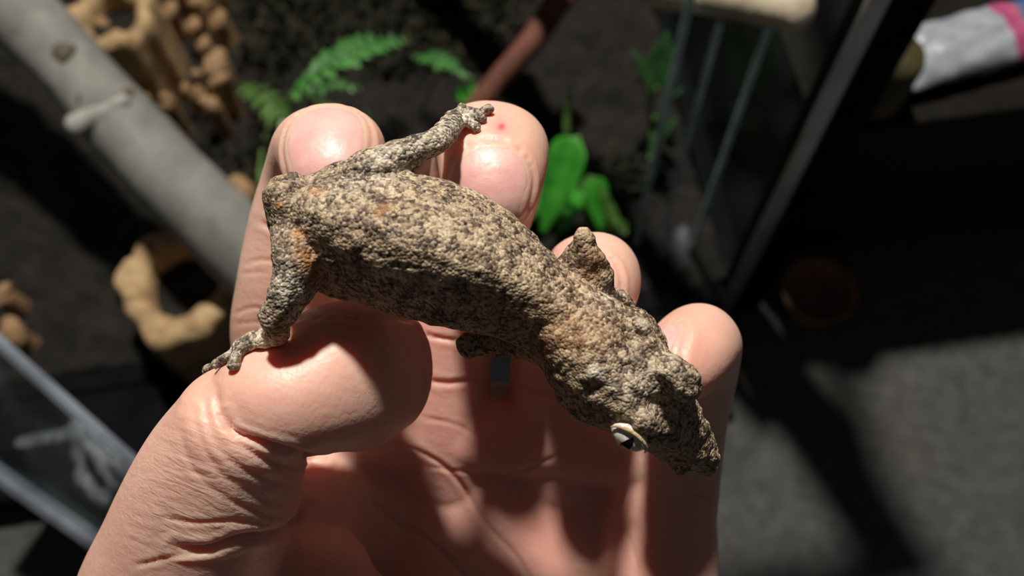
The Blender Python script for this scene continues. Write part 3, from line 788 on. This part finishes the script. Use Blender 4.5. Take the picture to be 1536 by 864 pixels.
rad = [58, 54, 52, 56, 58, 60]
rr = [r * depth_of(p) / F for r, p in zip(rad, bp)]
br = empty('branch', bp[3]); tag(br, 'thick smooth grey driftwood branch slanting through the terrarium', 'branch')
V, Fc, fr = curve_tube(bp, rr, lump=0.05, seed=31, n=32); obj_w('trunk', V, Fc, MAT_DRIFT, bp[3], br)
def knot(u, v, r, mat, name, out=0.6, stretch=1.0):
    i = np.argmin([np.hypot(*(mm2px(((q - CAM) @ R)[None])[0] - np.array([u, v]))) for q in fr[0]]); q = fr[0][i]; rq = fr[4][i]
    d = ray(u, v); d = unit(d); 
    oc = CAM - q; tt = -(oc @ d); hit = CAM + d * tt; off = hit - q; off -= fr[1][i] * (off @ fr[1][i]); k = min(np.linalg.norm(off) / rq, 0.98)
    hit = hit - d * rq * math.sqrt(1 - k * k)
    nrm = unit(hit - q); rm = r * depth_of(hit) / F
    V, Fc = ico(hit - nrm * rm * (1 - out), rm, 3, (1, stretch, 1)); V = hit + (V - hit) * (1 + 0.12 * blobs_noise(V, rm * 1.3, int(u)))[:, None]
    obj_w(name, V, Fc, mat, hit, br)
knot(98, 82, 19, MAT_KNOT, 'knot', 0.5, 1.0); knot(132, 156, 19, MAT_KNOT, 'knot', 0.5); knot(192, 150, 24, MAT_KNOT, 'knot', 0.45)
knot(150, 140, 26, MAT_DRIFT, 'knot', 0.35)
s0 = ground(190, 150, 0.180); s1 = ground(114, 188, 0.176); sc = depth_of(s1) / F
V, Fc, _ = curve_tube([s0, (s0 + s1) / 2, s1], [9 * sc, 14 * sc, 18 * sc], n=16, caps=(0.5, 0.8)); obj_w('branch_stub', V, Fc, mat_wood('pale_stub', (0.2, 0.2, 0.18), (0.34, 0.34, 0.31), (0.42, 0.41, 0.38)), s1, br)

MAT_RED = mat_wood('red_brown_wood', (0.07, 0.025, 0.016), (0.16, 0.055, 0.035), (0.22, 0.085, 0.05))
rp = [ground(856, -25, 0.150), ground(835, 5, 0.148), ground(790, 70, 0.134), ground(735, 135, 0.116), ground(660, 240, 0.08), ground(600, 330, 0.035)]
V, Fc, _ = curve_tube(rp, [19 * depth_of(p) / F for p in rp], lump=0.07, seed=33); o = obj_w('branch', V, Fc, MAT_RED, rp[3]); tag(o, 'thin red-brown branch leaning behind the middle fingertip', 'branch')

# ------------------------------------------------------------------ cork bark
MAT_CORK = mat_wood('cork_bark', (0.24, 0.15, 0.07), (0.52, 0.35, 0.18), (0.72, 0.53, 0.30), (55, 55, 55), 0.004)
def cork_ring(name, u, v, h, ro, ri, seed, label, hb=0.02, lumps=9, arc=(0, 2 * math.pi), squash=1.0):
    c = ground(u, v, h); sc = depth_of(c) / F; ro *= sc; ri *= sc
    n = 96; r = np.random.default_rng(seed); th = np.linspace(arc[0], arc[1], n)
    closed = arc[1] - arc[0] > 6.2
    if closed: th = np.linspace(0, 2 * math.pi, n, endpoint=False)
    ph = r.random(6) * 6.28
    wob = lambda t, k: 0.07 * np.sin(3 * t + ph[0]) + 0.05 * np.sin(5 * t + ph[1]) + 0.04 * np.abs(np.sin(lumps * t / 2 + ph[2])) - 0.02 + k * 0.04 * np.sin(9 * t + ph[3])
    Ro = ro * (1 + wob(th, 1)); Ri = ri * (1 + 0.6 * wob(th + 0.3, 0.5))
    prof = [(0, hb - h - 0.0), (0.02, -0.012), (0.0, -0.004), (0.12, 0.001), (0.5, 0.003), (0.88, 0.0), (1.0, -0.005), (1.0, hb - h)]
    V = []
    for (f, dz) in prof:
        rr_ = Ro * (1 - f) + Ri * f
        V.append(np.stack([c[0] + rr_ * np.cos(th), c[1] + squash * rr_ * np.sin(th), c[2] + dz + 0.003 * np.sin(4 * th + ph[4]) + 0 * th], 1))
    V = np.concatenate(V); m_ = len(prof); Fc = []
    V = V + (0.0016 * blobs_noise(V, 0.012, seed + 50))[:, None] * np.array([0.4, 0.4, 1])
    for i in range(m_ - 1):
        for j in range(n if closed else n - 1):
            j2 = (j + 1) % n; Fc.append((i * n + j, i * n + j2, (i + 1) * n + j2, (i + 1) * n + j))
    if not closed: Fc.append(tuple(i * n for i in range(m_))); Fc.append(tuple(i * n + n - 1 for i in range(m_))[::-1])
    o = empty(name, (c[0], c[1], hb)); tag(o, label, 'cork bark')
    obj_w('bark', V, Fc, MAT_CORK, c, o)
    if closed:
        th2 = th; Vi = np.concatenate([np.stack([c[0] + Ri * q * np.cos(th2), c[1] + squash * Ri * q * np.sin(th2), np.full(n, c[2] - 0.016 - 0.012 * (1 - q))], 1) for q in (0.99, 0.5)] + [np.array([[c[0], c[1], c[2] - 0.03]])])
        Fi = [(j, (j + 1) % n, n + (j + 1) % n, n + j) for j in range(n)] + [(n + j, n + (j + 1) % n, 2 * n) for j in range(n)]
        obj_w('hollow', Vi, Fi, MAT_SOIL, c, o)
    return o
cork_ring('cork_tube', 272, 420, 0.095, 98, 54, 41, 'broken cork bark tube with a pale rim below the grey branch', hb=0.030)
cork_ring('cork_tube', 165, 20, 0.115, 66, 40, 42, 'small curled cork bark tube above the grey branch')
MAT_CHIP = mat_wood('bark_chip', (0.16, 0.09, 0.045), (0.36, 0.22, 0.11), (0.56, 0.38, 0.20), (70, 70, 70), 0.003)
chips = []
tube_c, tube_r = ground(165, 20, 0.115), 82 * depth_of(ground(165, 20, 0.115)) / F
cr = random.Random(5); rmin = 17.0
while len(chips) < 19:                                   # a loose heap: pieces side by side, none through another
    for _ in range(400):
        u, v, r, h = 205 + 125 * cr.random(), -22 + 178 * cr.random(), rmin * (0.8 + 0.5 * cr.random()), 0.055 + 0.015 * cr.random()
        g = ground(u, v, h); rm = r * depth_of(g) / F
        if np.hypot(*(g - tube_c)[:2]) < tube_r + 1.22 * rm: continue
        if all(np.hypot(*(g - g2)[:2]) > 1.16 * (rm + r2) for g2, r2 in [(ground(c_[0], c_[1], c_[3]), c_[2] * depth_of(ground(c_[0], c_[1], c_[3])) / F) for c_ in chips]):
            chips.append((u, v, r, h))
        if len(chips) == 19: break
    rmin *= 0.95
chips += [(362, 285, 24, 0.06), (4, 442, 20, 0.052), (18, 500, 22, 0.052), (150, 30, 10, 0.1), (180, 8, 10, 0.1)]
KEEP_OUT = [(*ground(u, v, h)[:2], 1.3 * r * depth_of(ground(u, v, h)) / F) for u, v, r, h in chips] + [(*tube_c[:2], tube_r)]
for i, (u, v, r, h) in enumerate(chips):
    c = ground(u, v, h); rm = r * depth_of(c) / F
    q = np.linalg.qr(np.random.default_rng(i).standard_normal((3, 3)))[0]
    V, Fc = ico(c, rm, 3, (1.15, 0.85, 0.55), q); d = blobs_noise(V, rm * 1.4, 60 + i); V = c + (V - c) * (1 + np.clip(0.16 * d, -0.3, 0.06))[:, None]
    # stands on a short stub of bark down to the soil
    A = Acc().add(V, Fc)
    inner = i > 21
    if not inner: V2, F2, _ = curve_tube([np.array([c[0], c[1], soil_z(c[0], c[1]) - 0.004]), c * np.array([1, 1, 0.6]), c], [rm * 0.95, rm * 0.92, rm * 0.8], side=(1, 0, 0), n=14, k=3, lump=0.1, seed=i); A.add(V2, F2)
    else: A.V[0][:, 2] += tube_c[2] - 0.022 - A.V[0][:, 2].min()
    V, Fc = A.get(); o = obj_w('bark_chip', V, Fc, MAT_CHIP, c)
    lab = 'knobbly tan cork bark chip in the heap beside the curled cork tube'; gp = 'cork bark chips in the heap'
    if i == 19: lab, gp = 'lone tan bark chip beside the index finger and the grey branch', None
    elif i in (20, 21): lab, gp = 'tan bark chip on the dark soil above the open glass door', 'bark chips above the glass door'
    elif i > 21: lab, gp = 'tan bark shard inside the curled cork tube', 'bark shards in the cork tube'
    tag(o, lab, 'bark chip', gp)

# pale log leaning across the terrarium, over the glass sliders
def beside(u, v, h, gap, front=0.0):                     # keep clear of the terrarium's side
    g = rot_z(ground(u, v, h)[None], foot, -YAW)[0]; g[0] = max(g[0], PX + 0.021 + gap); g[1] = max(g[1], PY + front); return rot_z(g[None], foot, YAW)[0]
lA, lB = ground(1200, 16, 0.297), ground(600, -85, 0.045)
lp = [lB + (lA - lB) * k for k in (0, 0.3, 0.55, 0.75, 0.9, 1.0)]
MAT_LOG = mat_wood('pale_log', (0.30, 0.24, 0.15), (0.52, 0.45, 0.33), (0.66, 0.6, 0.47), (26, 26, 26), 0.004)
V, Fc, _ = curve_tube(lp, [30 * depth_of(p) / F for p in lp], lump=0.08, seed=35, n=28); o = obj_w('log', V, Fc, MAT_LOG, lp[1]); tag(o, 'pale knobbly log leaning across the glass sliders', 'log')

# ------------------------------------------------------------------ plants
def mat_leaf(name, c1, c2, c3, rough=0.4):
    M = MatB(name); n = M.noise(60, 4); M.color(M.ramp(n, [(0.3, c1), (0.55, c2), (0.75, c3)])); M.set(roughness=rough, subsurface_weight=0.15, subsurface_scale=0.002); M.bump(M.noise(300, 4), 0.0005); return M.m
MAT_FERN = mat_leaf('fern_green', (0.025, 0.09, 0.022), (0.06, 0.22, 0.045), (0.13, 0.34, 0.08))
MAT_FERN2 = mat_leaf('fern_olive', (0.035, 0.08, 0.018), (0.08, 0.19, 0.035), (0.16, 0.28, 0.06))
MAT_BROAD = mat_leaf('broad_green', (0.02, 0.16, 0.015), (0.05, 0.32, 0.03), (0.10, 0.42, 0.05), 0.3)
MAT_DIMMED = mat_leaf('dimmed_green', (0.012, 0.055, 0.012), (0.03, 0.12, 0.028), (0.05, 0.16, 0.04), 0.6)  # leaf green darkened to put the dimness behind the glass into the colour
MAT_STEM = mat_leaf('stem_green', (0.06, 0.13, 0.03), (0.13, 0.24, 0.06), (0.2, 0.3, 0.1))
def leaf_vf(base, tip, width, up, cup=0.25, n=9, m_=5, point=1.0, thick=0.0005, droop=0.0, skew=0.75):
    base, tip = np.asarray(base), np.asarray(tip); ax = tip - base; L = np.linalg.norm(ax); t_ = ax / L; s_ = unit(np.cross(t_, up)); n_ = np.cross(s_, t_)
    top = []
    for i in range(n):
        s = i / (n - 1); wd = width * (math.sin(math.pi * s ** skew) ** point * 0.97 + 0.03) / 2
        for j in range(m_):
            q = j / (m_ - 1) * 2 - 1
            top.append(base + ax * s + s_ * wd * q + n_ * (cup * wd * q * q - droop * L * s * s))
    top = np.array(top); V = np.concatenate([top, top - n_ * thick]); o = n * m_; Fc = []
    for i in range(n - 1):
        for j in range(m_ - 1):
            f = (i * m_ + j, i * m_ + j + 1, (i + 1) * m_ + j + 1, (i + 1) * m_ + j); Fc += [f, tuple(o + x for x in f[::-1])]
    rim = list(range(m_)) + [i * m_ + m_ - 1 for i in range(1, n)] + [(n - 1) * m_ + j for j in range(m_ - 2, -1, -1)] + [i * m_ for i in range(n - 2, 0, -1)]
    for x, y in zip(rim, rim[1:] + rim[:1]): Fc.append((y, x, o + x, o + y))
    return V, Fc
def off_soil(V):                                         # leaves lie on the soil, not in it
    V = np.array(V); z = np.array([soil_z(p[0], p[1]) for p in V]) + 0.004; n = len(V) // 2
    up = np.maximum(0, (z - V[:, 2])[n:]); V[:n, 2] += up; V[n:, 2] += up; return V
UPW = np.array([0.05, 0.25, 0.97])
def frond(plant, pts, wpx, mat, nl=11, root=None):
    P = catmull(np.array(pts), 6); sc = depth_of(P[0]) / F
    V, Fc, _ = loft_path(P, np.full(len(P), 2.0 * sc), np.full(len(P), 2.0 * sc), (0, 0, 1), (0.5, 0.5), 8, 2.0, 1); fo = obj_w('frond', V, Fc, mat, P[0], plant)
    for i in range(nl):
        s = 0.08 + 0.9 * i / (nl - 1); f = s * (len(P) - 1); k = min(int(f), len(P) - 2); p = P[k] * (1 - f + k) + P[k + 1] * (f - k); t_ = unit(P[k + 1] - P[k]); sd = unit(np.cross(t_, UPW))
        ln = wpx * sc * (math.sin(math.pi * (0.18 + 0.78 * s)) ** 0.7)
        for q in (-1, 1):
            tip = p + sd * q * ln + t_ * ln * 0.45 + np.array([0, 0, 0.003]) * random.uniform(-1, 1.4)
            V, Fc = leaf_vf(p, tip, ln * 0.52, UPW + 0.25 * np.array([random.uniform(-1, 1), random.uniform(-1, 1), 0]), 0.2, 6, 4); V = off_soil(V)
            obj_w('leaflet', V, Fc, mat, p, fo)
def fern(root_uv, fr_list, label, mat):
    g = ground(root_uv[0], root_uv[1], 0.03); g[2] = soil_z(g[0], g[1]) - 0.003
    pl = empty('fern', g); tag(pl, label, 'fern')
    for pts, h, wpx, nl in fr_list:
        Pw = [ground(u, v, hh) for (u, v), hh in zip(pts, h)]
        # stalk from the root to the frond
        mid = (g + Pw[0]) / 2 + np.array([0, 0, 0.01]); Vs_, Fs_, _ = loft_path(catmull(np.array([g, mid, Pw[0]]), 5), np.full(11, 0.0012), np.full(11, 0.0012), (0.3, 1, 0.1), (0.4, 0.4), 8, 2.0, 1)
        obj_w('stalk', Vs_, Fs_, MAT_STEM, g, pl)
        frond(pl, Pw, wpx, mat, nl)
fern((470, 150), [([(432, 148), (470, 112), (515, 85), (560, 66), (606, 62)], (0.10, 0.12, 0.125, 0.12, 0.11), 34, 12), ([(458, 140), (500, 128), (540, 132)], (0.07, 0.075, 0.07), 16, 6)],
     'bright green fern with a long arching frond above the index finger', MAT_FERN)
fern((420, 160), [([(362, 128), (392, 145), (420, 172), (448, 200)], (0.09, 0.095, 0.09, 0.08), 26, 8), ([(500, 160), (530, 165), (560, 178)], (0.07, 0.07, 0.065), 14, 5), ([(388, 262), (404, 266), (420, 270)], (0.06, 0.06, 0.06), 22, 5)],
     'yellow-green fern drooping beside the index finger', MAT_FERN2)
fern((660, 110), [([(622, 84), (650, 90), (680, 100), (706, 116)], (0.09, 0.10, 0.10, 0.085), 20, 9)], 'small dull green fern near the red-brown branch', MAT_FERN)

def broad_plant(root_uv, leaves, label, stems=()):
    g = ground(root_uv[0], root_uv[1], 0.03); g[2] = soil_z(g[0], g[1]) - 0.003
    pl = empty('leafy_plant', g); tag(pl, label, 'plant')
    for (b, hb, t, ht_, wpx, mt) in leaves:
        pb, pt = ground(*b, hb), ground(*t, ht_); sc = depth_of(pb) / F
        V, Fc = leaf_vf(pb, pt, wpx * sc, UPW, 0.35, 14, 7, 0.9, 0.0006, 0.06, 0.5); V = off_soil(V); obj_w('leaf', V, Fc, mt, pb, pl)
        mid = (g + pb) / 2 + np.array([0, 0, 0.008]); V, Fc, _ = loft_path(catmull(np.array([g, mid, pb]), 5), np.full(11, 0.0016), np.full(11, 0.0016), (0.3, 1, 0.1), (0.4, 0.4), 8, 2.0, 1); obj_w('stem', V, Fc, MAT_STEM, g, pl)
    return pl
pl = broad_plant((820, 330), [((868, 206), 0.13, (806, 356), 0.07, 70, MAT_BROAD), ((885, 265), 0.08, (905, 350), 0.05, 44, MAT_BROAD), ((860, 280), 0.07, (838, 355), 0.05, 50, MAT_BROAD), ((815, 250), 0.06, (795, 330), 0.05, 50, MAT_BROAD),
       ((925, 345), 0.05, (898, 268), 0.08, 22, MAT_FERN2), ((940, 350), 0.05, (915, 318), 0.06, 20, MAT_FERN2)], 'glossy bright green broad-leaved plant beside the middle finger')
broad_plant((722, 180), [((690, 128), 0.08, (712, 165), 0.07, 40, MAT_BROAD)], 'single bright green leaf beside the red-brown branch')
# flower stalk with a pale bud
q0, q1, q2 = ground(850, 212, 0.080), ground(851, 172, 0.098), ground(855, 133, 0.115)
fs = empty('flower_stalk', ground(852, 262, 0.03)); tag(fs, 'thin green stalk with a pale bud rising above the broad leaf', 'flower stalk')
sc = depth_of(q1) / F
V, Fc, _ = curve_tube([ground(852, 262, 0.028), ground(851, 238, 0.055), q0, q1, q2], [3 * sc, 3 * sc, 5 * sc, 6 * sc, 4 * sc], n=10, k=5); obj_w('stalk', V, Fc, MAT_STEM, q0, fs)
V, Fc = ico(q2, 8 * sc, 2, (1, 1, 1.3)); obj_w('bud', V, Fc, mat_simple('pale_bud', (0.35, 0.33, 0.30), (0.55, 0.52, 0.48), 100, 0.8), q2, fs)
# plants beyond the glass sliders
broad_plant((975, 160), [((985, 130), 0.08, (1000, 50), 0.12, 56, MAT_DIMMED), ((975, 150), 0.08, (955, 75), 0.12, 50, MAT_DIMMED), ((985, 190), 0.06, (1018, 130), 0.1, 44, MAT_DIMMED), ((975, 240), 0.05, (1010, 175), 0.09, 44, MAT_DIMMED)],
            'leafy plant behind the glass sliders, its green painted dimmer')

# low moss and leaf litter on the soil: uncountable little blades
A = Acc(); rg = np.random.default_rng(77)
for i in range(2600):
    k = rg.random()
    if k < 0.6: u, v = 350 + 430 * rg.random(), -40 + 150 * rg.random() ** 1.3
    elif k < 0.8: u, v = 230 + 200 * rg.random(), 60 + 240 * rg.random()
    else: u, v = 880 + 150 * rg.random(), 240 + 130 * rg.random()
    g = ground(u, v, 0.03); 
    gl = rot_z(g[None], foot, -YAW)[0]
    if any(np.hypot(g[0] - kx, g[1] - ky) < kr + 0.008 for kx, ky, kr in KEEP_OUT): continue
    if any(np.hypot(g[0] - q[0], g[1] - q[1] - 0.012) < 0.026 for q in sl) or np.hypot(*(g - ground(1008, 372, 0.04))[:2]) < 0.03: continue
    if gl[0] > PX - 0.02 or gl[1] < PY + 0.02: continue
    z = soil_z(g[0], g[1]); g[2] = z - 0.001
    t = g + np.array([rg.normal() * 0.008, rg.normal() * 0.008, 0.006 + 0.012 * rg.random()])
    s_ = unit(np.cross(t - g, rg.standard_normal(3))) * (0.0015 + 0.0025 * rg.random()); m2 = (g + t) / 2 
    A.add(np.array([g, m2 + s_, t, m2 - s_, m2 + np.cross(unit(t - g), s_) * 0.5]), [(0, 1, 4), (1, 2, 4), (2, 3, 4), (3, 0, 4)])
V, Fc = A.get()
o = obj_w('moss', V, Fc, mat_simple('olive_moss', (0.010, 0.011, 0.005), (0.042, 0.040, 0.018), 40, 0.9), ground(560, 40, 0.03)); tag(o, 'dull olive moss and leaf litter over the terrarium soil', 'moss', kind='stuff')

# ------------------------------------------------------------------ things beside the terrarium
MAT_BENCH = mat_simple('black_stained_wood', (0.004, 0.0035, 0.003), (0.010, 0.008, 0.006), 30, 0.6, 0.0005, 120)
MAT_BENCH.node_tree.nodes['Principled BSDF'].inputs['Specular IOR Level'].default_value = 0.12
bx0, by0 = PX + 0.0215, PY + 0.020; BH = 0.20  # cabinet added and shaped so that its shadow darkens the carpet
bench = empty('added_cabinet', (bx0 + 0.3, by0 + 0.2, 0)); tag(bench, 'low black cabinet added beside the terrarium to shade the carpet', 'cabinet')
for nm, lo, hi in (('top', (bx0, by0, BH - 0.02), (bx0 + 0.62, by0 + 0.445, BH)), ('body', (bx0, by0 + 0.02, 0.03), (bx0 + 0.61, by0 + 0.44, BH - 0.02)), ('plinth', (bx0, by0 + 0.04, 0), (bx0 + 0.60, by0 + 0.43, 0.03)),
                   ('door', (bx0 + 0.02, by0 + 0.008, 0.04), (bx0 + 0.30, by0 + 0.02, BH - 0.03)), ('door', (bx0 + 0.31, by0 + 0.008, 0.04), (bx0 + 0.60, by0 + 0.02, BH - 0.03))):
    V, Fc = box_vf(lo, hi, 0.002); V = rot_z(V, foot, YAW); obj_w(nm, V, Fc, MAT_BENCH, np.mean(V, 0), bench, False)
# printed sachet lying on the cabinet
cs = [ground(u, v, BH + 0.0106) for u, v in ((1327, 54), (1359, 139), (1640, 62), (1604, -18))]
so = (cs[0] + cs[1] + cs[2] + cs[3]) / 4; ex = unit((cs[3] - cs[0]) + (cs[2] - cs[1])); ey = unit(np.cross([0, 0, 1], ex)); Lx = np.linalg.norm(cs[3] - cs[0]); Ly = np.linalg.norm(cs[1] - cs[0])
def mat_sachet():
    M = MatB('printed_sachet'); sx = M.N.new('ShaderNodeSeparateXYZ'); M.L.new(M.tc.outputs['Object'], sx.inputs[0]); x = sx.outputs[0]
    white = M.mix(M.ramp(M.noise(1, 5, 0.6, M.vec((90, 160, 1))), [(0.5, 0.0), (0.62, 0.55)]), (0.28, 0.31, 0.35), (0.15, 0.17, 0.19))
    f = lambda k: M.math('GREATER_THAN', x, (k - 0.5) * Lx)
    c = M.mix(f(0.545), white, (0.34, 0.06, 0.16)); c = M.mix(f(0.60), c, (0.40, 0.08, 0.15)); c = M.mix(f(0.64), c, (0.10, 0.13, 0.22)); c = M.mix(f(0.70), c, (0.05, 0.08, 0.28))
    M.color(c); M.set(roughness=0.35); M.bump(M.noise(60, 4), 0.003, 0.5); return M.m
n1, n2 = 40, 20; top = []; bot = []
for i in range(n1):
    for j in range(n2):
        a_, b_ = i / (n1 - 1) * 2 - 1, j / (n2 - 1) * 2 - 1; h = 0.010 * (1 - abs(a_) ** 4) ** 0.5 * (1 - abs(b_) ** 2.5) ** 0.5
        x_, y_ = a_ * Lx / 2, b_ * Ly / 2; w_ = 0.0008 * math.sin(18 * a_ + 5 * b_) + 0.0006 * math.sin(9 * b_ - 7 * a_)
        top.append((x_, y_, h + w_ + 0.0004)); bot.append((x_, y_, -0.010 * (h / 0.010) * 0.9 + w_ - 0.0004))
Vp = np.array(top + bot); o_ = n1 * n2; Fp = []
for i in range(n1 - 1):
    for j in range(n2 - 1):
        f = (i * n2 + j, (i + 1) * n2 + j, (i + 1) * n2 + j + 1, i * n2 + j + 1); Fp += [f, tuple(o_ + q for q in f[::-1])]
rim = [j for j in range(n2)] + [i * n2 + n2 - 1 for i in range(1, n1)] + [(n1 - 1) * n2 + j for j in range(n2 - 2, -1, -1)] + [i * n2 for i in range(n1 - 2, 0, -1)]
for x_, y_ in zip(rim, rim[1:] + rim[:1]): Fp.append((x_, y_, o_ + y_, o_ + x_))
pouch = link('sachet', new_mesh('sachet', Vp, Fp), mat_sachet()); pouch.location = so; pouch.rotation_euler = (0, 0, math.atan2(ex[1], ex[0]))
tag(pouch, 'white printed sachet with red and blue bands lying on the low cabinet', 'sachet')
# jar behind it
def lathe(name, c, prof, mat, parent, n=40):
    th = np.linspace(0, 2 * np.pi, n, endpoint=False); V = np.concatenate([np.stack([c[0] + r * np.cos(th), c[1] + r * np.sin(th), np.full(n, c[2] + z)], 1) for r, z in prof]); Fc = []
    for i in range(len(prof) - 1):
        for j in range(n): Fc.append((i * n + j, i * n + (j + 1) % n, (i + 1) * n + (j + 1) % n, (i + 1) * n + j))
    return obj_w(name, V, Fc, mat, c, parent)
c = beside(1296, 172, BH + 0.02, 0.036, 0.038); c[2] = BH; jr = empty('jar', c); tag(jr, 'dim olive jar with a brown base beside the printed sachet', 'jar')
rj = 41 * depth_of(c) / F
lathe('body', c, [(rj * 0.9, 0.0), (rj, 0.004), (rj, 0.018)], mat_simple('jar_brown', (0.045, 0.028, 0.014), (0.08, 0.05, 0.028), 60, 0.6), jr)
lathe('label_band', c, [(rj * 1.01, 0.017), (rj * 1.01, 0.036), (rj * 0.9, 0.041), (rj * 0.001, 0.041)], mat_simple('jar_olive', (0.03, 0.026, 0.006), (0.055, 0.048, 0.014), 50, 0.6), jr)
# clay saucer on the carpet in the shade
c = ground(1185, 432, 0.0); c[1] = min(c[1], by0 - 0.0135); c[0] = max(c[0], PX + 0.066); sa = empty('clay_pot', c); tag(sa, 'small clay pot on the shaded carpet beside the black corner post', 'pot')
rp_ = 0.027
lathe('pot', c, [(rp_ * 0.6, 0.0), (rp_ * 0.95, 0.03), (rp_ * 1.0, 0.034), (rp_ * 0.86, 0.034), (rp_ * 0.6, 0.01), (0.0005, 0.01)], mat_simple('clay', (0.16, 0.08, 0.05), (0.26, 0.13, 0.085), 70, 0.85, 0.001), sa)
